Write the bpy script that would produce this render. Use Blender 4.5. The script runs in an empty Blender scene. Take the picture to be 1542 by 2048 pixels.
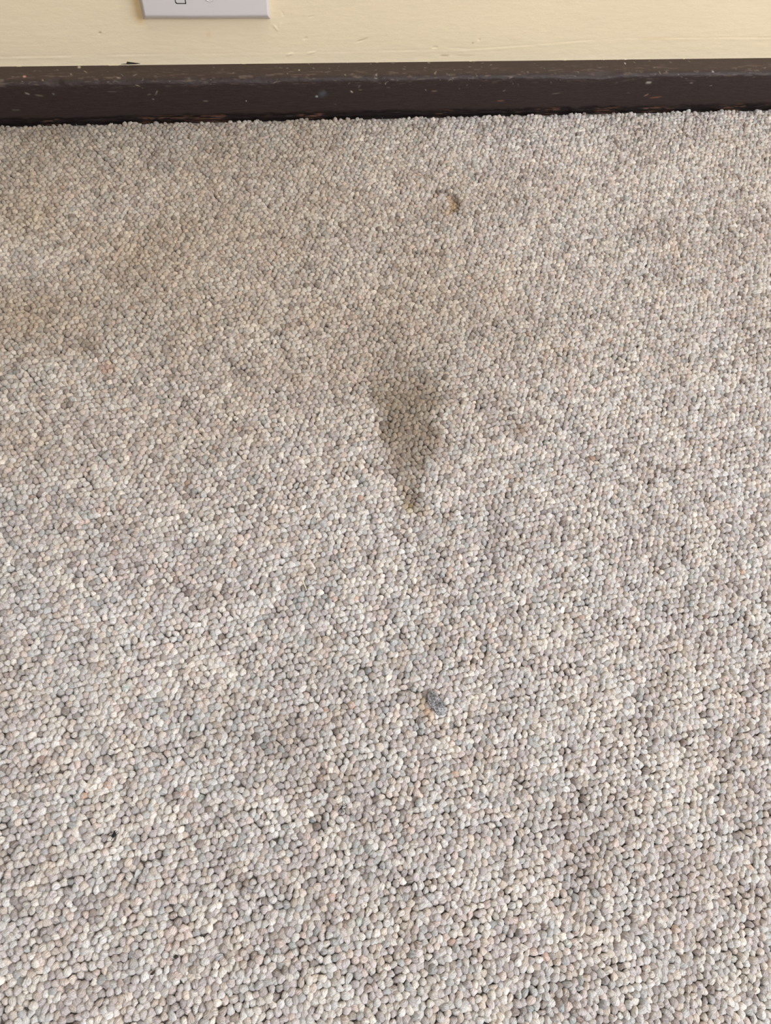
import bpy, math, random
import numpy as np
from mathutils import Matrix, Vector

MM = 0.001                      # everything below is measured in millimetres
rng = np.random.default_rng(7)
random.seed(7)
scene = bpy.context.scene
COL = scene.collection

# ------------------------------------------------------------------ camera
f = Vector((0.13352763, 0.38419405, -0.91354546))
r = Vector((0.98673558, -0.13740992, 0.08643729))
u = Vector((0.09232151, 0.91296958, 0.39744596))
cd = bpy.data.cameras.new('camera'); cam = bpy.data.objects.new('camera', cd); COL.objects.link(cam)
M = Matrix((r, u, -f)).transposed().to_4x4()
M.translation = Vector((20.437, -477.232, 373.366)) * MM
cam.matrix_world = M
cd.sensor_fit = 'VERTICAL'; cd.sensor_height = 36.0; cd.sensor_width = 36.0
cd.lens = 36.0 * 1480 / 2048
cd.clip_start = 0.01; cd.clip_end = 50
scene.camera = cam

# ------------------------------------------------------------------ light
w = bpy.data.worlds.new('room_daylight'); scene.world = w; w.use_nodes = True
bg = w.node_tree.nodes['Background']; bg.inputs[0].default_value = (1.0, 0.985, 0.975, 1); bg.inputs[1].default_value = 0.19

def area(name, loc, target, size, energy, color):
    l = bpy.data.lights.new(name, 'AREA'); l.shape = 'RECTANGLE'; l.size, l.size_y = size
    l.energy = energy; l.color = color
    o = bpy.data.objects.new(name, l); COL.objects.link(o)
    o.location = loc
    o.rotation_euler = (Vector(target) - Vector(loc)).to_track_quat('-Z', 'Y').to_euler()
    return o
area('window_light', (1.45, -1.05, 1.05), (0.25, -0.40, 0), (1.0, 1.0), 38, (0.93, 0.96, 1.0))
area('window_light_rear', (0.35, -1.75, 1.05), (0.1, -0.50, 0), (1.3, 1.0), 13, (0.93, 0.96, 1.0))
area('ceiling_bounce', (0.35, -0.62, 2.2), (0.2, -0.30, 0), (1.6, 0.8), 24, (1.0, 0.975, 0.95))
vs = scene.view_settings
vs.view_transform = 'Standard'; vs.look = 'None'; vs.gamma = 1.0; vs.use_curve_mapping = False
vs.exposure = -0.30

# ------------------------------------------------------------------ helpers
def lin(c):
    c = np.asarray(c, float) / 255.0
    return np.where(c <= 0.04045, c / 12.92, ((c + 0.055) / 1.055) ** 2.4)

def vnoise(x, y, seed, octaves=1):
    """smooth value noise in [0,1] sampled at arrays x, y"""
    out = 0.0; amp = 1.0; tot = 0.0
    for o in range(octaves):
        R = np.random.default_rng(seed + 17 * o); T = R.random((256, 256))
        xf = x * 2 ** o; yf = y * 2 ** o
        xi = np.floor(xf).astype(int); yi = np.floor(yf).astype(int)
        tx = xf - xi; ty = yf - yi; tx = tx * tx * (3 - 2 * tx); ty = ty * ty * (3 - 2 * ty)
        a = T[xi & 255, yi & 255]; b = T[(xi + 1) & 255, yi & 255]
        c = T[xi & 255, (yi + 1) & 255]; d = T[(xi + 1) & 255, (yi + 1) & 255]
        out = out + amp * ((a * (1 - tx) + b * tx) * (1 - ty) + (c * (1 - tx) + d * tx) * ty)
        tot += amp; amp *= 0.5
    return out / tot

def sstep(a, b, x):
    t = np.clip((x - a) / (b - a), 0, 1)
    return t * t * (3 - 2 * t)

def make_mesh(name, verts, faces, mat, parent=None, colors=None, attrs=None, smooth=True):
    """verts in mm, faces (n,k) int array or list"""
    me = bpy.data.meshes.new(name)
    verts = np.asarray(verts, np.float32) * MM
    if isinstance(faces, np.ndarray):
        n, k = faces.shape
        me.vertices.add(len(verts)); me.vertices.foreach_set('co', verts.ravel())
        me.loops.add(n * k); me.loops.foreach_set('vertex_index', faces.astype(np.int32).ravel())
        me.polygons.add(n); me.polygons.foreach_set('loop_start', np.arange(0, n * k, k, dtype=np.int32))
        me.update(calc_edges=True)
    else:
        me.from_pydata([tuple(map(float, v)) for v in verts], [], faces); me.update()
    if smooth:
        me.polygons.foreach_set('use_smooth', np.ones(len(me.polygons), bool))
    if colors is not None:
        at = me.attributes.new('tint', 'FLOAT_COLOR', 'POINT')
        c = np.ones((len(verts), 4), np.float32); c[:, :3] = colors
        at.data.foreach_set('color', c.ravel())
    for nm, (typ, key, data) in (attrs or {}).items():
        at = me.attributes.new(nm, typ, 'POINT'); at.data.foreach_set(key, np.asarray(data, np.float32).ravel())
    me.materials.append(mat.m)
    o = bpy.data.objects.new(name, me); COL.objects.link(o)
    if parent: o.parent = parent
    return o

def grid_faces(nu, nv):
    i, j = np.meshgrid(np.arange(nu - 1), np.arange(nv - 1), indexing='ij')
    a = (i * nv + j).ravel()
    return np.stack([a, a + nv, a + nv + 1, a + 1], 1)

def tube_set(paths, radii, sides=5):
    """many little tubes in one mesh; paths: list of (n,3) arrays"""
    V = []; F = []; base = 0
    for p, rad in zip(paths, radii):
        p = np.asarray(p, float); n = len(p)
        t = np.gradient(p, axis=0); t /= np.linalg.norm(t, axis=1)[:, None] + 1e-9
        up = np.array([0.13, 0.21, 0.97]); a = np.cross(t, up); a /= np.linalg.norm(a, axis=1)[:, None] + 1e-9
        b = np.cross(t, a)
        rr = np.full(n, rad) if np.isscalar(rad) else np.asarray(rad)
        th = np.arange(sides) * 2 * math.pi / sides
        ring = p[:, None, :] + rr[:, None, None] * (a[:, None, :] * np.cos(th)[None, :, None] + b[:, None, :] * np.sin(th)[None, :, None])
        V.append(ring.reshape(-1, 3))
        i, j = np.meshgrid(np.arange(n - 1), np.arange(sides), indexing='ij')
        q = np.stack([base + i * sides + j, base + i * sides + (j + 1) % sides,
                      base + (i + 1) * sides + (j + 1) % sides, base + (i + 1) * sides + j], -1).reshape(-1, 4)
        F.append(q); base += n * sides
    return np.concatenate(V), np.concatenate(F)

class Mat:
    def __init__(s, name, rough=0.7, spec=0.3):
        s.m = bpy.data.materials.new(name); s.m.use_nodes = True
        s.nt = s.m.node_tree; s.b = s.nt.nodes['Principled BSDF']
        s.b.inputs['Roughness'].default_value = rough
        s.b.inputs['Specular IOR Level'].default_value = spec
    def n(s, t, **kw):
        x = s.nt.nodes.new(t)
        for k, v in kw.items(): setattr(x, k, v)
        return x
    def l(s, a, b): s.nt.links.new(a, b)
    def attr(s, nm): return s.n('ShaderNodeAttribute', attribute_name=nm)
    def noise(s, vec, scale, detail=3, rough=0.55, dim='3D'):
        x = s.n('ShaderNodeTexNoise'); x.inputs['Scale'].default_value = scale
        x.inputs['Detail'].default_value = detail; x.inputs['Roughness'].default_value = rough
        if vec is not None: s.l(vec, x.inputs['Vector'])
        return x.outputs['Fac']
    def mapping(s, vec, scale):
        x = s.n('ShaderNodeMapping'); x.inputs['Scale'].default_value = scale; s.l(vec, x.inputs['Vector']); return x.outputs[0]
    def obj(s): return s.n('ShaderNodeTexCoord').outputs['Object']
    def ramp(s, fac, a, b, va, vb):
        x = s.n('ShaderNodeMapRange'); s.l(fac, x.inputs['Value'])
        x.inputs['From Min'].default_value = a; x.inputs['From Max'].default_value = b
        x.inputs['To Min'].default_value = va; x.inputs['To Max'].default_value = vb
        return x.outputs[0]
    def scale_col(s, col, fac):
        x = s.n('ShaderNodeVectorMath', operation='SCALE'); s.l(col, x.inputs[0]); s.l(fac, x.inputs['Scale']); return x.outputs[0]
    def bump(s, h, strength, dist, normal=None):
        x = s.n('ShaderNodeBump'); x.inputs['Strength'].default_value = strength; x.inputs['Distance'].default_value = dist
        s.l(h, x.inputs['Height'])
        if normal: s.l(normal, x.inputs['Normal'])
        return x.outputs[0]
    def base(s, c):
        if isinstance(c, (tuple, list, np.ndarray)): s.b.inputs['Base Color'].default_value = (*[float(v) for v in c[:3]], 1)
        else: s.l(c, s.b.inputs['Base Color'])
    def normal(s, n): s.l(n, s.b.inputs['Normal'])

def label(o, lab, cat, group=None, kind=None):
    o['label'] = lab; o['category'] = cat
    if group: o['group'] = group
    if kind: o['kind'] = kind

# ------------------------------------------------------------------ materials
# wool-like loop yarn: the tint of each loop, split in plies along the loop
mc = Mat('loop_pile_yarn', 0.95, 0.12)
uv = mc.attr('ply').outputs['Vector']
str1 = mc.noise(mc.mapping(uv, (0.5, 1.7, 1.0)), 1.0, 2.0, 0.6)
str2 = mc.noise(mc.mapping(uv, (0.9, 4.6, 1.0)), 1.0, 2.0, 0.6)
tint = mc.attr('tint').outputs['Color']; tint2 = mc.attr('tint_b').outputs['Color']
mx = mc.n('ShaderNodeMix', data_type='RGBA')
mc.l(mc.ramp(str1, 0.44, 0.60, 0, 1), mx.inputs['Factor']); mc.l(tint, mx.inputs[6]); mc.l(tint2, mx.inputs[7])
mc.base(mc.scale_col(mx.outputs[2], mc.ramp(str2, 0.3, 0.7, 0.74, 1.22)))
hh = mc.n('ShaderNodeMath', operation='ADD'); mc.l(str1, hh.inputs[0]); mc.l(mc.ramp(str2, 0, 1, 0, 0.45), hh.inputs[1])
mc.normal(mc.bump(hh.outputs[0], 0.75, 0.0012))
mc.b.inputs['Sheen Weight'].default_value = 0.15; mc.b.inputs['Sheen Roughness'].default_value = 0.6

mback = Mat('carpet_backing', 0.95, 0.1)
o_ = mback.obj(); mback.base(mback.scale_col(mback.n('ShaderNodeRGB').outputs[0], mback.ramp(mback.noise(o_, 600, 4), 0.3, 0.7, 0.7, 1.2)))
mback.nt.nodes['RGB'].outputs[0].default_value = (0.30, 0.27, 0.24, 1)

mw = Mat('cream_wall_paint', 0.5, 0.35)
o_ = mw.obj(); tw = mw.attr('tint').outputs['Color']
brush = mw.noise(mw.mapping(o_, (1.0, 1.0, 14.0)), 42, 5, 0.6)
fine = mw.noise(o_, 900, 4, 0.6)
lump = mw.noise(mw.mapping(o_, (1, 1, 2.2)), 120, 3, 0.5)
mw.base(mw.scale_col(tw, mw.ramp(brush, 0.3, 0.7, 0.985, 1.015)))
nn = mw.bump(brush, 0.07, 0.0010); nn = mw.bump(lump, 0.22, 0.0008, nn); mw.normal(mw.bump(fine, 0.3, 0.0002, nn))

mbd = Mat('dark_brown_painted_wood', 0.5, 0.32)
o_ = mbd.obj(); tb = mbd.attr('tint').outputs['Color']
grain = mbd.noise(mbd.mapping(o_, (1.0, 9.0, 9.0)), 130, 5, 0.65)
finb = mbd.noise(o_, 1400, 3, 0.6)
mbd.base(mbd.scale_col(tb, mbd.ramp(grain, 0.3, 0.7, 0.86, 1.17)))
mbd.l(mbd.ramp(grain, 0.3, 0.7, 0.42, 0.62), mbd.b.inputs['Roughness'])
nn = mbd.bump(grain, 0.5, 0.0005); mbd.normal(mbd.bump(finb, 0.35, 0.00015, nn))

mpl = Mat('white_plastic', 0.33, 0.45)
mpl.base((0.66, 0.62, 0.60)); mpl.normal(mpl.bump(mpl.noise(mpl.obj(), 1500, 2), 0.05, 0.0001))
mink = Mat('black_print', 0.5, 0.3); mink.base((0.02, 0.017, 0.014))
msc = Mat('grey_painted_metal', 0.4, 0.5); msc.base((0.33, 0.31, 0.29)); msc.b.inputs['Metallic'].default_value = 0.3
mlint = Mat('grey_lint', 0.95, 0.1)
o_ = mlint.obj(); mlint.base(mlint.scale_col(mlint.n('ShaderNodeRGB').outputs[0], mlint.ramp(mlint.noise(o_, 1300, 3), 0.35, 0.65, 0.55, 1.5)))
mlint.nt.nodes['RGB'].outputs[0].default_value = (0.33, 0.32, 0.335, 1)
mlint.normal(mlint.bump(mlint.noise(mlint.obj(), 2500, 3), 0.8, 0.0004))
mfib = Mat('pale_fibre', 0.8, 0.2); mfib.base(lin((214, 206, 190)))
mstraw = Mat('straw', 0.6, 0.3); mstraw.base(lin((226, 220, 190)))
mblk = Mat('black_fluff', 0.9, 0.1); mblk.base(lin((38, 42, 46)))
mhair = Mat('dark_hair', 0.5, 0.4); mhair.base(lin((62, 55, 46)))
mcr = Mat('dark_crumb', 0.85, 0.2)
o_ = mcr.obj(); mcr.base(mcr.scale_col(mcr.n('ShaderNodeRGB').outputs[0], mcr.ramp(mcr.noise(o_, 900, 3), 0.3, 0.7, 0.6, 1.3)))
mcr.nt.nodes['RGB'].outputs[0].default_value = (0.045, 0.036, 0.03, 1)

# ------------------------------------------------------------------ setting
X0, X1 = -430.0, 700.0
# floor slab that carries the carpet
V = [(X0, -900, -6), (X1, -900, -6), (X1, 60, -6), (X0, 60, -6), (X0, -900, -2.2), (X1, -900, -2.2), (X1, 60, -2.2), (X0, 60, -2.2)]
F = [(0, 3, 2, 1), (4, 5, 6, 7), (0, 1, 5, 4), (1, 2, 6, 5), (2, 3, 7, 6), (3, 0, 4, 7)]
fl = make_mesh('floor', V, F, mback, smooth=False); fl['kind'] = 'structure'

# wall: fine grid near the camera, coarse beyond
xs = np.concatenate([np.arange(X0, -160, 15), np.arange(-160, 430, 0.6), np.arange(430, X1 + 1, 15)])
zs = np.concatenate([[-6.0], np.arange(28, 90, 0.45), [92, 96, 110, 150, 400, 1000, 2400]])
XX, ZZ = np.meshgrid(xs, zs, indexing='ij')
Y = np.zeros_like(XX)
# caulk bead just over the board and the shallow groove above it
gz = 39.3 + 0.8 * np.sin(XX / 120.0) + 0.5 * (vnoise(XX / 60, ZZ * 0, 3) - 0.5) + 8.0 * sstep(150, 300, XX)
gv = 0.35 + 0.65 * sstep(0.3, 0.7, vnoise(XX / 25, ZZ * 0 + 3, 4))
Y += 0.09 * gv * np.exp(-((ZZ - gz) / 0.55) ** 2) - 0.06 * gv * np.exp(-((ZZ - gz + 1.3) / 0.9) ** 2)
Y -= 0.35 * np.exp(-np.maximum(ZZ - 32, 0) / 3.0)
Y -= 0.10 * (vnoise(XX / 14, ZZ / 2.5, 9, 3) - 0.5) * sstep(70, 34, ZZ)
def gouge(cx, cz, ang, ln, wd, dep):
    """elongated scrape; dep>0 pushes into the wall"""
    c, s = math.cos(ang), math.sin(ang)
    a = (XX - cx) * c + (ZZ - cz) * s; b = -(XX - cx) * s + (ZZ - cz) * c
    return dep * np.exp(-(a / ln) ** 4 - (b / wd) ** 2)
for g in ((99.9, 47.6, 0.35, 4.0, 0.5, 0.28), (62, 48.8, 0.5, 1.3, 0.7, 0.3), (43.0, 56.0, -0.9, 2.6, 0.55, -0.30), (45.5, 57.5, 1.1, 2.0, 0.5, -0.25),
          (48, 65, -1.2, 1.5, 0.5, 0.25), (66, 63, 0.4, 1.6, 0.4, 0.22), (-30, 58, 0.1, 9, 1.2, -0.08), (150, 42, 0.05, 1.8, 0.6, 0.3), (165, 41.5, 0, 6, 0.4, 0.15),
          (51.5, 38.4, 0.3, 2.2, 0.6, -0.35), (66, 39.3, 0.2, 3.0, 0.6, -0.3), (-66.5, 53.4, 1.0, 0.9, 0.5, 0.35), (180, 47, -1, 1.0, 0.5, 0.3)):
    Y += gouge(*g)
wc = np.ones(XX.shape + (3,)) * lin((234, 216, 184))
m = (vnoise(XX / 55, ZZ / 30, 21, 3) - 0.5)[..., None]
wc *= 1 + 0.06 * m
yl = np.exp(-((XX + 40.5) / 2.6) ** 2) * sstep(56, 62, ZZ)         # old warm paint edge beside the plate
wc = wc * (1 - 0.55 * yl[..., None]) + lin((226, 186, 116)) * 0.55 * yl[..., None]
st = np.exp(-((ZZ - 46.7 - 0.7 * vnoise(XX / 30, ZZ * 0, 8)) / 0.9) ** 2) * sstep(180, 255, XX) * sstep(0.35, 0.7, vnoise(XX / 22, ZZ / 8, 5, 2))
wc = wc * (1 - 0.22 * st[..., None]) + lin((205, 172, 120)) * 0.22 * st[..., None]
for (cx, cz, sx, sz, k, c) in ((99.9, 47.6, 3.5, 0.35, 0.5, (150, 130, 92)), (-66.5, 53.4, 0.7, 0.5, 0.7, (130, 105, 80)), (158, 36.5, 3, 0.45, 0.7, (160, 138, 98)),
                               (176, 45.0, 0.8, 0.5, 0.6, (150, 130, 100)), (0, 52, 1.6, 2.2, 0.3, (225, 180, 140)), (172, 36.4, 7, 0.3, 0.4, (165, 140, 100))):
    q = k * np.exp(-((XX - cx) / sx) ** 4 - ((ZZ - cz - 0.25 * (XX - cx) * (cx == 99.9)) / sz) ** 2)[..., None]
    wc = wc * (1 - q) + lin(c) * q
wall = make_mesh('wall_back', np.stack([XX, Y, ZZ], -1).reshape(-1, 3), grid_faces(len(xs), len(zs)), mw, colors=wc.reshape(-1, 3))
wall['kind'] = 'structure'
# dark chipped sliver where the wall paint has broken off, lying on the wall
sl = [(-58.5, 33.0), (-55.0, 33.2), (-54.2, 34.5), (-53.0, 34.2), (-49, 33.6), (-46.3, 33.2), (-49, 32.9), (-54, 32.8)]
V = [(x, -0.55, z) for x, z in sl] + [(x, 0.3, z) for x, z in sl]; n = len(sl)
F = [tuple(range(n))[::-1], tuple(range(n, 2 * n))] + [(i, (i + 1) % n, n + (i + 1) % n, n + i) for i in range(n)]
make_mesh('paint_chip', V, F, mcr, parent=wall, smooth=False)['label'] = 'dark sliver of chipped paint above the baseboard'

# baseboard: swept profile
bx = np.concatenate([np.arange(X0, -160, 10), np.arange(-160, 430, 0.5), np.arange(430, X1 + 1, 10)])
prof = []
H, T, R = 32.0, 15.4, 2.6
prof += [(0.6 - 0.45 * i, H + 0.1 - 0.012 * i) for i in range(28)]
y_end = prof[-1][0]
for a in np.linspace(0, 1, 12)[1:]:
    A = a * math.pi / 2
    prof.append((-(T - R) - R * math.sin(A), H - 0.4 - R + R * math.cos(A)))
zz = np.linspace(H - 0.5 - R, -5, 72)[1:]
prof += [(-T - 0.25 * math.sin((H - z) / H * 3.0), z) for z in zz]
prof = np.array(prof); ns = len(prof)
sidx = np.arange(ns)
BX, PS = np.meshgrid(bx, sidx, indexing='ij')
PY = prof[:, 0][None, :] + 0 * BX; PZ = prof[:, 1][None, :] + 0 * BX
slen = np.concatenate([[0], np.cumsum(np.linalg.norm(np.diff(prof, axis=0), axis=1))]); SL = slen[None, :] + 0 * BX
nose = np.exp(-((SL - 15.0) / 3.2) ** 2)
wear = vnoise(BX / 18, SL * 0, 31, 3)
PZ -= nose * (0.9 * sstep(0.5, 0.85, wear) + 0.2 * sstep(0.55, 0.75, vnoise(BX / 3.5, SL / 2, 33, 2)))
PZ -= 1.3 * nose * sstep(287, 276, BX) * sstep(225, 262, BX)                       # the step worn into the nose on the right
PY += nose * 0.25 * sstep(0.5, 0.8, vnoise(BX / 5, SL / 2, 35, 2))
d = 1.1 * np.exp(-((BX + 100) / 4.5) ** 4) * np.exp(-((SL - 14.5) / 2.4) ** 2); PZ -= d; PY += d * 0.8   # knot-like dent
PY -= 0.10 * (vnoise(BX / 9, SL / 3, 37, 3) - 0.5)
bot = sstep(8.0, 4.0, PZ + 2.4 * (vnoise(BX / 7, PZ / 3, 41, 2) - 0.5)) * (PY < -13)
PY += bot * (0.9 + 0.8 * vnoise(BX / 5, PZ / 1.3, 43, 2))
PY += (PY < -13) * sstep(2.2, -0.5, PZ) * 1.6
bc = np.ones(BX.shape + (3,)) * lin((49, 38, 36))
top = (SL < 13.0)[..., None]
bc = np.where(top, np.ones(3) * lin((58, 45, 39)), bc)  # lighter top: light on the upward face put into the colour
sc = (sstep(0.60, 0.80, vnoise(BX / 6, SL / 0.9, 51, 3)) * 0.35)[..., None]
bc = bc * (1 - sc * np.exp(-((SL - 13) / 6) ** 2)[..., None]) + lin((132, 112, 96)) * sc * np.exp(-((SL - 13) / 6) ** 2)[..., None]
# bare reddish wood and black gaps along the carpet
raw = (bot * sstep(0.47, 0.62, vnoise(BX / 7, PZ / 0.8, 61, 3)) * sstep(0.45, 0.66, vnoise(BX / 16, PZ * 0, 63, 2)))[..., None]
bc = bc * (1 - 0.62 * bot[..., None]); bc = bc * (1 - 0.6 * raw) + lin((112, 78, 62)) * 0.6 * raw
# cream paint that strayed over the back edge
ed = (SL < 0.55 + 0.8 * (vnoise(BX / 14, SL * 0, 71, 4) - 0.45) + 0.5 * sstep(0.75, 0.95, vnoise(BX / 4.1, SL * 0, 72)))[..., None]
bc = np.where(ed, np.ones(3) * lin((224, 209, 174)), bc)
PZ += ed[..., 0] * 0.18
# small nicks: x, path length s, length, width, angle, colour
nicks = [(-118.5, 10.2, .9, .8, 0, (205, 150, 130)), (-85, 2.2, .9, .9, 0, (190, 175, 150)), (-81, 6.5, 1.3, .3, -.7, (150, 130, 112)), (-90, 8.5, .5, .4, 0, (170, 150, 130)),
         (-108, 13.3, 1.5, .3, -.5, (150, 130, 118)), (-60, 12.4, 1.6, .4, -.3, (140, 122, 104)), (-50, 10.0, 1.5, .3, .6, (130, 115, 100)), (-49, 17.5, 1.4, .35, -.4, (140, 125, 112)),
         (-119, 22, 1.3, .5, -.4, (142, 132, 122)), (-112, 23.5, 2.4, .5, -.2, (104, 92, 78)), (-38, 22.8, 1.7, .35, 1.0, (128, 112, 94)), (-43, 24.0, 1.2, .3, .3, (110, 98, 84)),
         (-103, 22.6, .6, .6, 0, (112, 108, 102)), (-41, 27.5, .5, .4, 0, (140, 130, 115)), (-66, 21.6, 3, .3, 0, (92, 80, 74)),
         (57, 7.5, .7, .25, 1.2, (205, 195, 170)), (76, 9.5, 2.2, .3, .2, (118, 104, 88)), (88, 12.5, 1.0, .3, -.6, (150, 135, 118)), (108.5, 12.5, 1.4, .35, .8, (160, 148, 130)),
         (115, 19.0, .4, .4, 0, (170, 160, 145)), (97, 20.6, 1.2, .5, 1.1, (98, 86, 80)), (92, 24.5, .5, .8, .9, (196, 180, 160)), (150, 25, 1.8, .35, 0, (128, 104, 86)),
         (150, 11.5, 1.6, .35, .9, (140, 122, 104)), (72, 25.5, 2.6, 2.2, .5, (72, 74, 76)), (68, 27.5, .9, .6, 0, (160, 165, 160)), (147, 1.8, .9, .4, 0, (150, 138, 118)),
         (307.5, 21.2, 2.0, .75, 0, (168, 160, 146)), (341, 22.0, 1.1, .4, 0, (130, 112, 102)), (290, 4.8, .45, .8, 0, (200, 192, 178)), (215, 12.8, 1.6, .3, .5, (130, 116, 112)),
         (240, 28.5, 3, .3, .1, (104, 88, 80)), (355, 14.2, .8, .4, 0, (190, 176, 176)), (200, 33.5, 2.5, .4, 0, (120, 84, 62)), (-130, 33.5, 2.5, .5, 0, (88, 80, 70)),
         (40, 16.5, 1.2, .3, .2, (120, 106, 90)), (20, 30.0, .4, .3, 0, (220, 215, 205)), (-7, 29.5, 1.5, .3, 0, (128, 112, 94)), (310, 31.0, 1.6, .35, .6, (150, 120, 96)), (318, 33, 4, .35, .1, (140, 84, 56))]
R2 = np.random.default_rng(5)
for i in range(150):
    nicks.append((R2.uniform(-150, 420), abs(R2.normal(12, 7)), R2.uniform(.25, 1.3), R2.uniform(.15, .3), R2.normal(0, .6), tuple(np.array((100, 88, 76)) + R2.uniform(-12, 38))))
for (cx, s0, ln, wd, an, c) in nicks:
    i0, i1 = np.searchsorted(bx, [cx - 6, cx + 6]); j0, j1 = np.searchsorted(slen, [s0 - 5, s0 + 5])
    sub = (slice(i0, i1), slice(j0, j1))
    a = (BX[sub] - cx) * math.cos(an) - (SL[sub] - s0) * math.sin(an); b = (BX[sub] - cx) * math.sin(an) + (SL[sub] - s0) * math.cos(an)
    q = 0.85 * np.exp(-(a / ln) ** 4 - (b / wd) ** 2)
    bc[sub] = bc[sub] * (1 - q[..., None]) + lin(c) * q[..., None]
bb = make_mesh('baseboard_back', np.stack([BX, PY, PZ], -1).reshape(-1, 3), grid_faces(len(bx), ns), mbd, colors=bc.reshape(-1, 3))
bb['kind'] = 'structure'
V = []; F = []
for xe in (X0, X1):
    b0 = len(V); V += [(xe, p[0], p[1]) for p in prof[::3]] + [(xe, 0.6, -5)]; F.append(tuple(range(b0, len(V))))
make_mesh('board_end', V, F, mcr, parent=bb, smooth=False)

# ------------------------------------------------------------------ carpet loops
pitch_x, pitch_y = 3.20, 2.84
ang = math.radians(4.0); ca, sa = math.cos(ang), math.sin(ang)
ii, jj = np.meshgrid(np.arange(-210, 280), np.arange(-352, 60), indexing='ij')
gx = ii * pitch_x + (jj % 2) * pitch_x * 0.5; gy = jj * pitch_y
gx = gx + 0.6 * (vnoise(gx / 9, gy / 14, 101) - 0.5) * 2 + 0.22 * rng.standard_normal(gx.shape)
gy = gy + 0.6 * (vnoise(gx / 12, gy / 9, 103) - 0.5) * 2 + 0.22 * rng.standard_normal(gx.shape)
px = (gx * ca - gy * sa).ravel(); py = (gx * sa + gy * ca).ravel()
keep = (px > X0 + 4) & (px < X1 - 4) & (py < -15.2) & (py > -890)
px = px[keep]; py = py[keep]; N = len(px)
near = (px > -190) & (px < 500) & (py > -640)      # finer loops in front of the camera
edge = sstep(-22, -16, py)

def mixc(c, k, t):
    k = np.clip(k, 0, 1)[:, None]; return c * (1 - k) + lin(t) * k
pal = np.array([lin(c) for c in ((217, 209, 198), (209, 205, 200), (194, 184, 181), (200, 186, 172), (167, 156, 150), (177, 177, 174), (205, 187, 177), (187, 177, 174), (138, 124, 116))])
pal = pal * 0.9 + 0.1 * pal.mean(0); pal *= np.array([1.03, 1.04, 1.07])
def pick(seed, w0):
    R = np.random.default_rng(seed)
    fields = np.stack([vnoise(px / s + k * 7.3, py / (s * 1.2) + k * 3.1, seed + k, 2) for k, s in enumerate((15, 12, 13, 11, 9, 10, 8, 12, 9))], 1)
    sc_ = np.log(np.array(w0))[None, :] + 4.2 * (fields - 0.5) + R.gumbel(size=fields.shape) * 0.85
    return pal[np.argmax(sc_, 1)]
wts = (1.7, 1.7, 1.2, 0.85, 0.55, 0.5, 0.55, 0.8, 0.25)
ca_ = pick(201, wts); cb_ = pick(401, (1.6, 1.6, 1.4, 0.8, 0.9, 0.7, 0.5, 0.8, 0.45))
cb_ = 0.45 * ca_ + 0.55 * cb_
br = 1 + 0.11 * rng.standard_normal(N); br *= 1 + 0.14 * (vnoise(px / 28, py / 40, 77, 3) - 0.5)
rare = rng.random(N) < 0.010; rc = np.array([lin(c) for c in ((196, 148, 118), (108, 112, 122), (120, 150, 150), (130, 98, 82))])[rng.integers(0, 4, N)]
ca_[rare] = 0.4 * ca_[rare] + 0.6 * rc[rare]

# --- soiling, stains and broad tints, in floor coordinates
def inpoly(x, y, P):
    ins = np.zeros(len(x), bool); dist = np.full(len(x), 1e9)
    for (x1, y1), (x2, y2) in zip(P, P[1:] + P[:1]):
        c = ((y1 > y) != (y2 > y)) & (x < (x2 - x1) * (y - y1) / (y2 - y1 + 1e-9) + x1); ins ^= c
        t = np.clip(((x - x1) * (x2 - x1) + (y - y1) * (y2 - y1)) / ((x2 - x1) ** 2 + (y2 - y1) ** 2), 0, 1)
        dist = np.minimum(dist, np.hypot(x - x1 - t * (x2 - x1), y - y1 - t * (y2 - y1)))
    return np.where(ins, dist, -dist)
stain = [(77, -234), (96, -229), (119, -232), (121, -252), (114, -266), (117, -279), (106, -293), (98.5, -303), (95.5, -318), (96.5, -332), (92, -329), (85, -314), (80, -297), (76, -279), (78, -262), (75, -248)]
sd = inpoly(px, py, stain) + 6.0 * (vnoise(px / 7, py / 7, 301, 2) - 0.5) + rng.normal(0, 1.0, N)
k1 = sstep(-3.5, 6.5, sd) * (0.68 - 0.24 * sstep(-250, -228, py) + 0.22 * (vnoise(px / 9, py / 9, 302) - .5))
def blob(cx, cy, rx, ry, a=0.0, p=2):
    c, s = math.cos(a), math.sin(a); dx = (px - cx) * c + (py - cy) * s; dy = -(px - cx) * s + (py - cy) * c
    return np.exp(-((dx / rx) ** 2 + (dy / ry) ** 2) ** (p / 2))
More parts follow.
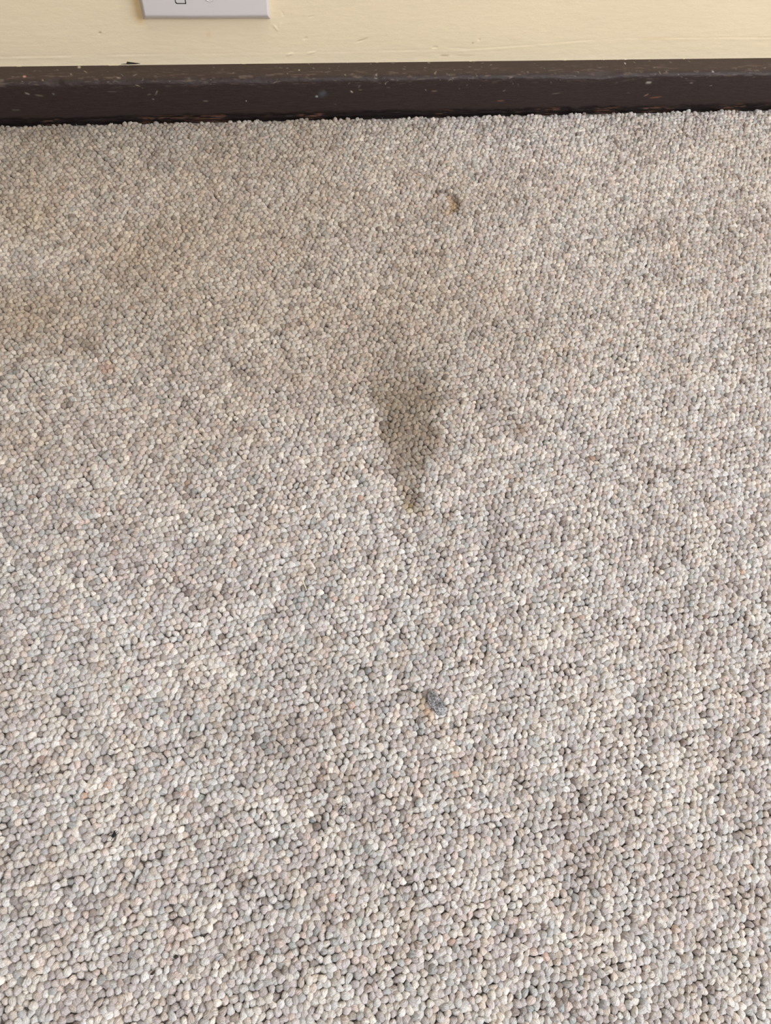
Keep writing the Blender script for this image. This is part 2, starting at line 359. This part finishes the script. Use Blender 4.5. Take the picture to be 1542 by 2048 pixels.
multi = [(k1, (126, 109, 88)),
         (0.22 * blob(85, -215, 55, 32) + 0.12 * blob(150, -170, 60, 40), (150, 126, 100)),      # dirt fanning out above the triangular stain
         (0.30 * blob(98, -221, 22, 9), (122, 106, 88)),
         (0.62 * sstep(-370, -140, py) * (0.35 + 0.65 * sstep(260, 20, px)) * (0.6 + 0.8 * vnoise(px / 60, py / 45, 303, 2)), (160, 138, 110)),  # yellow-brown tint, stronger towards the wall and the left
         (0.25 * sstep(-90, -25, py) * sstep(170, -60, px), (122, 114, 102)),  # grey tint along the baseboard, stronger to the left
         (0.75 * blob(161.3, -276, 3.6, 3.0), (124, 92, 66)), (0.35 * blob(163, -274, 9, 6), (150, 126, 104)),
         (0.5 * blob(-74.2, -214.2, 5, 4), (164, 116, 88)), (0.55 * blob(-85.6, -197.6, 5, 4), (110, 92, 72)), (0.35 * blob(-84, -193, 9, 9), (140, 118, 96)),
         (0.65 * blob(88.3, -319, 3.0, 3.5), (196, 170, 110)), (0.6 * blob(79.6, -426, 2.6, 5), (176, 142, 100)), (0.5 * blob(81, -431, 3, 3), (196, 150, 108)),
         (0.35 * blob(-39, -287, 3, 3), (150, 104, 80)), (0.4 * blob(262, -262, 4, 3), (150, 118, 92)),
         (0.22 * blob(155, -500, 30, 26) + 0.2 * blob(20, -430, 26, 30), (150, 138, 130)),
         (0.22 * blob(-20, -350, 24, 16, 0.4) + 0.2 * blob(130, -350, 30, 14, .3), (148, 132, 128))]
# heel dent left by a furniture foot, its right rim stained
dx, dy = px - 145.5, py + 97.5; rad = np.hypot(dx, dy); az = np.arctan2(dy, dx)
cres = np.exp(-((rad - 7.8) / 2.9) ** 2) * sstep(1.55, 0.9, np.abs(az + 0.15))
multi.append((cres * (0.55 + 0.35 * rng.random(N)), (172, 140, 100)))
rimd = np.exp(-((rad - 10.8) / 1.3) ** 2) * sstep(2.2, 1.0, np.abs(az - 0.5)); multi.append((0.6 * rimd, (92, 76, 58)))
multi.append((0.45 * np.exp(-((rad - 9.5) / 1.6) ** 2) * sstep(1.2, 0.5, np.abs(np.abs(az) - 2.9)), (128, 116, 92)))
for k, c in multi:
    # dirt and tints over the yarn: half of it multiplies the yarn's own colour, half hides it
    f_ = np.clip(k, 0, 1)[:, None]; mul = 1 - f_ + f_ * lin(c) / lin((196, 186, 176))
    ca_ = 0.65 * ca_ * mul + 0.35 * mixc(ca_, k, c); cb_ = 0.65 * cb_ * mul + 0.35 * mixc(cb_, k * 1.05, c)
ca_ *= br[:, None]; cb_ *= (0.95 * br * (1 + 0.05 * rng.standard_normal(N)))[:, None]

# --- loop geometry: each one a low humped dome of yarn
rot = ang + rng.normal(0, 0.55, N) + 0.9 * (vnoise(px / 30, py / 30, 111) - 0.5) + np.where(rng.random(N) < 0.25, 1.2, 0)
rx = 2.04 * (1 + 0.12 * rng.standard_normal(N)).clip(0.72, 1.35); ry = 1.88 * (1 + 0.12 * rng.standard_normal(N)).clip(0.72, 1.35)
ht = 2.4 * (1 + 0.10 * rng.standard_normal(N))
zc = -0.6 + 0.27 * rng.standard_normal(N) + 0.8 * (vnoise(px / 40, py / 45, 121, 2) - 0.5)
zc -= 1.5 * sstep(12.0, 8.5, rad) + 0.9 * rimd + 0.6 * cres
deep = rng.random(N) < 0.03; zc[deep] -= 0.4
zc += edge * rng.normal(-0.7, 0.5, N)
lx = rng.normal(0.0, 0.28, N); ly = rng.normal(0.42, 0.3, N) 
a2 = rng.uniform(0, 6.28, N); a3 = rng.uniform(0, 6.28, N); e2 = rng.uniform(0, 0.16, N); e3 = rng.uniform(0.03, 0.16, N); a5 = rng.uniform(0, 6.28, N); e5 = rng.uniform(0, 0.05, N)
cut = rng.uniform(0.1, 0.5, N) * (rng.random(N) < 0.5); cutp = rng.uniform(-0.5, 0.5, N)
curl = rng.normal(0, 0.5, N); plyseed = rng.uniform(0, 500, N)
def build_loops(idx, seg, degs, crumple, v0):
    n_ = len(idx); phis = np.radians(degs); th = np.arange(seg) * 2 * math.pi / seg
    PH, TH = np.meshgrid(phis, th, indexing='ij')
    sp = np.sin(PH).clip(0, 1) ** 0.80; cp = np.sign(np.cos(PH)) * np.abs(np.cos(PH)) ** 0.82
    ux = np.concatenate([[0], (sp * np.cos(TH)).ravel()])[None]; uy = np.concatenate([[0], (sp * np.sin(TH)).ravel()])[None]
    uz = np.concatenate([[1.0], cp.ravel()])[None]; tt = np.concatenate([[0], TH.ravel()])[None]
    nv = ux.shape[1]; g = lambda a: a[idx][:, None]
    radm = 1 + g(e2) * np.cos(2 * tt - g(a2)) + g(e3) * np.cos(3 * tt - g(a3)) + g(e5) * np.cos(5 * tt - g(a5))
    lxv = ux * g(rx) * radm; lyv = uy * g(ry) * radm
    lzv = uz * g(ht) - g(cut) * np.exp(-((uy - g(cutp)) / 0.22) ** 2) * (uz > 0.1)
    lxv = lxv + crumple * 0.10 * rng.standard_normal(lxv.shape); lyv = lyv + crumple * 0.10 * rng.standard_normal(lyv.shape)
    lzv = lzv + crumple * 0.07 * rng.standard_normal(lzv.shape)
    t_ = np.clip(uz, 0, 1)
    lxv = lxv + g(lx) * t_; lyv = lyv + g(ly) * t_
    cr, sr = np.cos(g(rot)), np.sin(g(rot))
    VX = g(px) + lxv * cr - lyv * sr; VY = np.minimum(g(py) + lxv * sr + lyv * cr, -14.6); VZ = np.maximum(g(zc) + lzv, -2.1)
    tri = [(0, 1 + k, 1 + (k + 1) % seg) for k in range(seg)]
    for q in range(len(phis) - 1):
        for k in range(seg):
            a = 1 + q * seg + k; b = 1 + q * seg + (k + 1) % seg
            tri.append((a, a + seg, b + seg)); tri.append((a, b + seg, b))
    F = (v0 + np.arange(n_)[:, None, None] * nv + np.array(tri)[None]).reshape(-1, 3)
    P = np.stack([lxv + g(curl) * lyv ** 2 * 0.3, lyv + g(curl) * lxv ** 2 * 0.25, np.repeat(g(plyseed), nv, 1)], -1).reshape(-1, 3)
    return np.stack([VX, VY, VZ], -1).reshape(-1, 3), F, np.repeat(ca_[idx], nv, 0), np.repeat(cb_[idx], nv, 0), P
A_ = build_loops(np.where(near)[0], 12, [24, 46, 66, 84, 100], 1.0, 0)
B_ = build_loops(np.where(~near)[0], 8, [34, 66, 98], 0.6, len(A_[0]))
verts, faces, colA, colB, ply = (np.concatenate([a, b]) for a, b in zip(A_, B_))
cb4 = np.ones((len(verts), 4), np.float32); cb4[:, :3] = colB
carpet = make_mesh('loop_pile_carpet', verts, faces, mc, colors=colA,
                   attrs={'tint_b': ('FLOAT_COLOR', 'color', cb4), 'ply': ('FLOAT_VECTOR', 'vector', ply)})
label(carpet, 'grey-beige heathered loop pile carpet covering the floor, with a dark triangular stain', 'carpet', kind='stuff')

def rest(x, y):                 # height of the pile near a point
    k = np.argsort((px - x) ** 2 + (py - y) ** 2)[:4]
    return float(np.max(zc[k] + ht[k] * 0.92))

# stray filaments standing out of the loops
paths = []; rads = []
for i in range(2600):
    k = rng.integers(0, N); x, y = px[k] + rng.normal(0, .8), py[k] + rng.normal(0, .8)
    y = min(y, -16.5)
    L = rng.uniform(1.6, 4.2); a = rng.uniform(0, 6.28); bend = rng.normal(0, 0.6); hgt = rng.uniform(.1, .75)
    t = np.linspace(0, 1, 6); aa = a + bend * t
    X = x + np.cumsum(np.cos(aa)) * L / 6; Yp = np.minimum(y + np.cumsum(np.sin(aa)) * L / 6, -15.9)
    paths.append(np.stack([X, Yp, zc[k] + ht[k] * 0.82 + hgt * np.sin(t * math.pi)], 1)); rads.append(0.045)
V, F = tube_set(paths, rads, 3)
make_mesh('stray_filaments', V, F, mfib, parent=carpet)['kind'] = 'stuff'
# frayed tufts against the board
paths = []; rads = []
for i in range(260):
    x = rng.uniform(-175, 470) if i % 3 else rng.choice([-35, 60, 150, 262, 262, 300, 338, -90, -110, 235]) + rng.normal(0, 4)
    L = rng.uniform(1.0, 3.0); a = rng.normal(1.3, 1.1); t = np.linspace(0, 1, 6); aa = a + rng.normal(0, .8) * t
    X = x + np.cumsum(np.cos(aa)) * L / 6; Z = 0.7 + np.cumsum(np.sin(aa)) * L / 6 * 0.7
    paths.append(np.stack([X, -16.6 - rng.uniform(0, 1.5) + 0 * t, Z], 1)); rads.append(0.055)
V, F = tube_set(paths, rads, 3)
make_mesh('frayed_edge', V, F, mfib, parent=carpet)['kind'] = 'stuff'

# ------------------------------------------------------------------ wall plate
root = bpy.data.objects.new('wall_plate', None); COL.objects.link(root); root.location = (0.001, -0.0005, 0.0624)
label(root, 'white plastic wall plate with a black outlined square, on the cream wall', 'wall plate')
HW, HH = 39.0, 62.0
uu = np.sin(np.linspace(-1, 1, 91) * math.pi / 2) * HW; vv = (np.sin(np.linspace(-1, 1, 121) * math.pi / 2) + 1) * HH
def plate_t(U, W):
    du = HW - np.abs(U); dv = HH - np.abs(W - HH)
    m = np.minimum(du / 1.7, dv / 5.2)
    k = 12.0; m = -np.log(np.exp(-k * np.clip(m, 0, 3)) + np.exp(-k * 1.0)) / k      # rounded shoulder
    return 0.7 + 4.6 * (1 - (1 - np.clip(m, 0, 1)) ** 1.25)
UU, WW = np.meshgrid(uu, vv, indexing='ij'); TT = plate_t(UU, WW)
cr_ = 1.2                                            # rounded corners
ARC = 0.5 * (1 - np.abs(UU / HW) ** 5); WB = WW + ARC * np.exp(-WW / 5.0)
V = np.stack([UU, -TT - 0.6 * (1 - (UU / HW) ** 2), WB], -1).reshape(-1, 3)
F = grid_faces(len(uu), len(vv)).tolist()
nu, nw = len(uu), len(vv)
ring = [i * nw for i in range(nu)] + [(nu - 1) * nw + j for j in range(1, nw)] + [i * nw + nw - 1 for i in range(nu - 2, -1, -1)] + [j for j in range(nw - 2, 0, -1)]
b0 = len(V); V = np.concatenate([V, np.array([(V[k][0] * 0.99, V[k][1] + 1.2 if abs(V[k][0]) < 38.9 else 0.35, V[k][2] + 0.15 * (V[k][2] < 5)) for k in ring])])
F += [(ring[k], b0 + k, b0 + (k + 1) % len(ring), ring[(k + 1) % len(ring)]) for k in range(len(ring))]
make_mesh('cover', V, F, mpl, parent=root)
# printed square
def on_plate(x, z, e=0.03): return (x, -float(plate_t(np.array(x), np.array(z))) - 0.6 * (1 - (x / HW) ** 2) - e, z)
sq0, sq1, zb, zt = -17.9, -11.4, 12.6, 19.9
outline = [(sq0 + .6, zb), (sq1 - .2, zb), (sq1, zb + .3), (sq1, zt), (sq0, zt), (sq0, zb + .8)]
V = []; F = []
n = len(outline); cxm, czm = (sq0 + sq1) / 2, (zb + zt) / 2
for k, (x, z) in enumerate(outline):
    V.append(on_plate(x, z)); V.append(on_plate(x + (0.5 if x < cxm else -0.6), z + (0.55 if z < czm else -0.5)))
F = [(2 * k, 2 * ((k + 1) % n), 2 * ((k + 1) % n) + 1, 2 * k + 1) for k in range(n)]
make_mesh('printed_square', V, F, mink, parent=root, smooth=False)['label'] = 'thin black outlined square'
# screw in a raised countersink
sx, sz = 2.8, 17.3
V = []; F = []; S = 28
y0 = on_plate(sx, sz, 0)[1]
for rr_, yy_ in ((3.7, 0.12), (3.2, -0.28), (2.7, -0.30), (2.5, 0.05)):
    V += [(sx + rr_ * math.cos(a), y0 + yy_, sz + rr_ * math.sin(a)) for a in np.arange(S) * 2 * math.pi / S]
for q in range(3): F += [(q * S + k, q * S + (k + 1) % S, (q + 1) * S + (k + 1) % S, (q + 1) * S + k) for k in range(S)]
make_mesh('screw_rim', V, F, mpl, parent=root)
V = []; F = []
for rr_, yy_ in ((2.5, 0.05), (2.3, -0.18), (1.2, -0.42), (0.01, -0.48)):
    V += [(sx + rr_ * math.cos(a), y0 + yy_, sz + rr_ * math.sin(a)) for a in np.arange(S) * 2 * math.pi / S]
for q in range(3): F += [(q * S + k, q * S + (k + 1) % S, (q + 1) * S + (k + 1) % S, (q + 1) * S + k) for k in range(S)]
scr = make_mesh('screw', V, F, msc, parent=root)
sl = [(-2.0, -.25), (2.0, -.25), (2.0, .25), (-2.0, .25)]
c, s = math.cos(0.6), math.sin(0.6)
V = [(sx + a * c - b * s, y0 - 0.52, sz + a * s + b * c) for a, b in sl] + [(sx + a * c - b * s, y0 - 0.1, sz + a * s + b * c) for a, b in sl]
make_mesh('slot', V, [(0, 1, 2, 3), (0, 4, 5, 1), (1, 5, 6, 2), (2, 6, 7, 3), (3, 7, 4, 0)], mink, parent=scr, smooth=False)

# ------------------------------------------------------------------ debris on the carpet
def blob_mesh(name, x, y, rx, ry, rz, rot, mat, seed, rough=0.25, parent=None, sink=0.3, nu_=36, nv_=22):
    R = np.random.default_rng(seed)
    P, A = np.meshgrid(np.linspace(0.001, math.pi - .001, nv_), np.arange(nu_) * 2 * math.pi / nu_, indexing='ij')
    n = 1 + rough * 2 * (vnoise(np.cos(A) * np.sin(P) * 2.1 + 9, np.sin(A) * np.sin(P) * 2.1 + np.cos(P) * 2 + 9, seed, 4) - 0.5)
    X = rx * np.sin(P) * np.cos(A) * n; Yl = ry * np.sin(P) * np.sin(A) * n; Z = rz * np.cos(P) * n
    c, s = math.cos(rot), math.sin(rot); z0 = rest(x, y) + rz * (1 - sink)
    V = np.stack([x + X * c - Yl * s, y + X * s + Yl * c, z0 + Z], -1).reshape(-1, 3)
    F = []
    for i in range(nv_ - 1):
        for j in range(nu_): F.append((i * nu_ + j, (i + 1) * nu_ + j, (i + 1) * nu_ + (j + 1) % nu_, i * nu_ + (j + 1) % nu_))
    return make_mesh(name, V, np.array(F)[:, ::-1], mat, parent=parent), z0

lint, z0 = blob_mesh('lint_clump', 85.6, -426.0, 2.9, 5.4, 1.0, 0.42, mlint, 19, 0.75, sink=0.6, nu_=60, nv_=36)
label(lint, 'small grey fuzzy clump of lint lying on the carpet below the triangular stain', 'lint')
paths = []; rads = []
for i in range(520):
    a = rng.uniform(0, 6.28); rr0 = rng.uniform(.0, 1.05) ** .6
    bx_, by_ = 2.7 * rr0 * math.cos(a), 5.2 * rr0 * math.sin(a) - 0.6 * math.cos(a * 2); c, s = math.cos(.42), math.sin(.42)
    x0, y0_ = 85.6 + bx_ * c - by_ * s, -426 + bx_ * s + by_ * c
    t = np.linspace(0, 1, 8); aa = rng.uniform(0, 6.28) + rng.normal(0, 3.2) * t; L = rng.uniform(0.8, 2.2)
    hz = z0 + 0.95 * math.sqrt(max(0, 1 - min(rr0, 1) ** 2)) + rng.uniform(-.3, .15)
    paths.append(np.stack([x0 + np.cumsum(np.cos(aa)) * L / 8, y0_ + np.cumsum(np.sin(aa)) * L / 8, hz + .35 * np.sin(t * 5 + i)], 1)); rads.append(.075)
t = np.linspace(0, 1, 10)
paths.append(np.stack([88.0 + 2.5 * t, -431 - 7 * t, z0 - .1 + .3 * np.sin(t * 6)], 1)); rads.append(.08)
V, F = tube_set(paths, rads, 3)
make_mesh('lint_fibres', V, F, mlint, parent=lint)['kind'] = 'stuff'

def strand(name, pts, rad, mat, lab, cat, lift=0.15, group=None):
    pts = np.array(pts, float); n = 24; t = np.linspace(0, len(pts) - 1, n)
    X = np.interp(t, np.arange(len(pts)), pts[:, 0]); Yp = np.interp(t, np.arange(len(pts)), pts[:, 1])
    for _ in range(3):
        X[1:-1] = (X[:-2] + 2 * X[1:-1] + X[2:]) / 4; Yp[1:-1] = (Yp[:-2] + 2 * Yp[1:-1] + Yp[2:]) / 4
    Z = np.array([rest(a, b) for a, b in zip(X, Yp)]) + lift
    for _ in range(4): Z[1:-1] = (Z[:-2] + 2 * Z[1:-1] + Z[2:]) / 4
    rr = rad * (0.55 + 0.45 * np.sin(np.linspace(0, math.pi, n)))
    V, F = tube_set([np.stack([X, Yp, Z], 1)], [rr], 6)
    o = make_mesh(name, V, F, mat); label(o, lab, cat, group); return o
strand('straw_sliver', [(26.0, -354.0), (26.6, -357.5), (27.6, -361.0)], 0.30, mstraw, 'thin pale straw sliver on the carpet left of the centre', 'straw')
strand('hair', [(349, -20.5), (353.5, -22), (356.8, -27), (357.4, -34), (356.6, -41)], 0.13, mhair, 'curved dark hair on the carpet beside the baseboard at the right', 'hair', 0.25)

def knot(name, x, y, n, L, rad, seed, lab, cat, mat=mblk, core=0.8, asp=(1.0, .5), rot=0.9):
    R = np.random.default_rng(seed)
    o, z = blob_mesh(name, x, y, core * asp[0], core * asp[1], core * .45, rot, mat, seed, 0.45, nu_=20, nv_=12, sink=.2)
    label(o, lab, cat)
    if n:
        P = []
        for i in range(n):
            t = np.linspace(0, 1, 7); aa = rot + (math.pi if i % 2 else 0) + R.normal(0, .45) + R.normal(0, .6) * t
            P.append(np.stack([x + np.cumsum(np.cos(aa)) * L / 7, y + np.cumsum(np.sin(aa)) * L / 7, z + .1 + .2 * np.sin(t * 4)], 1))
        V, F = tube_set(P, [rad] * n, 4)
        make_mesh('thread_end', V, F, mat, parent=o)['kind'] = 'stuff'
    return o
knot('black_fluff', -68.7, -465.3, 5, 2.2, .16, 3, 'black fleck of fluff sunk between the loops at the lower left', 'fluff', core=1.25, asp=(1.0, .62), rot=1.0)
knot('black_thread', 33.6, -467.6, 7, 2.6, .11, 4, 'short frayed black thread on the carpet left of the lint clump', 'thread', core=.75, asp=(1.2, .42), rot=0.95)
knot('crumb', -43.0, -516.9, 0, 0, 0, 5, 'dark round brown crumb on the carpet near the bottom edge', 'crumb', mat=mcr, core=.95, asp=(1.0, .8), rot=0)
knot('crumb', -52.8, -521.5, 0, 0, 0, 6, 'dark grey crumb just below and left of the round brown crumb', 'crumb', mat=mcr, core=.85, asp=(1.2, .6), rot=.3)
print('loops', N)
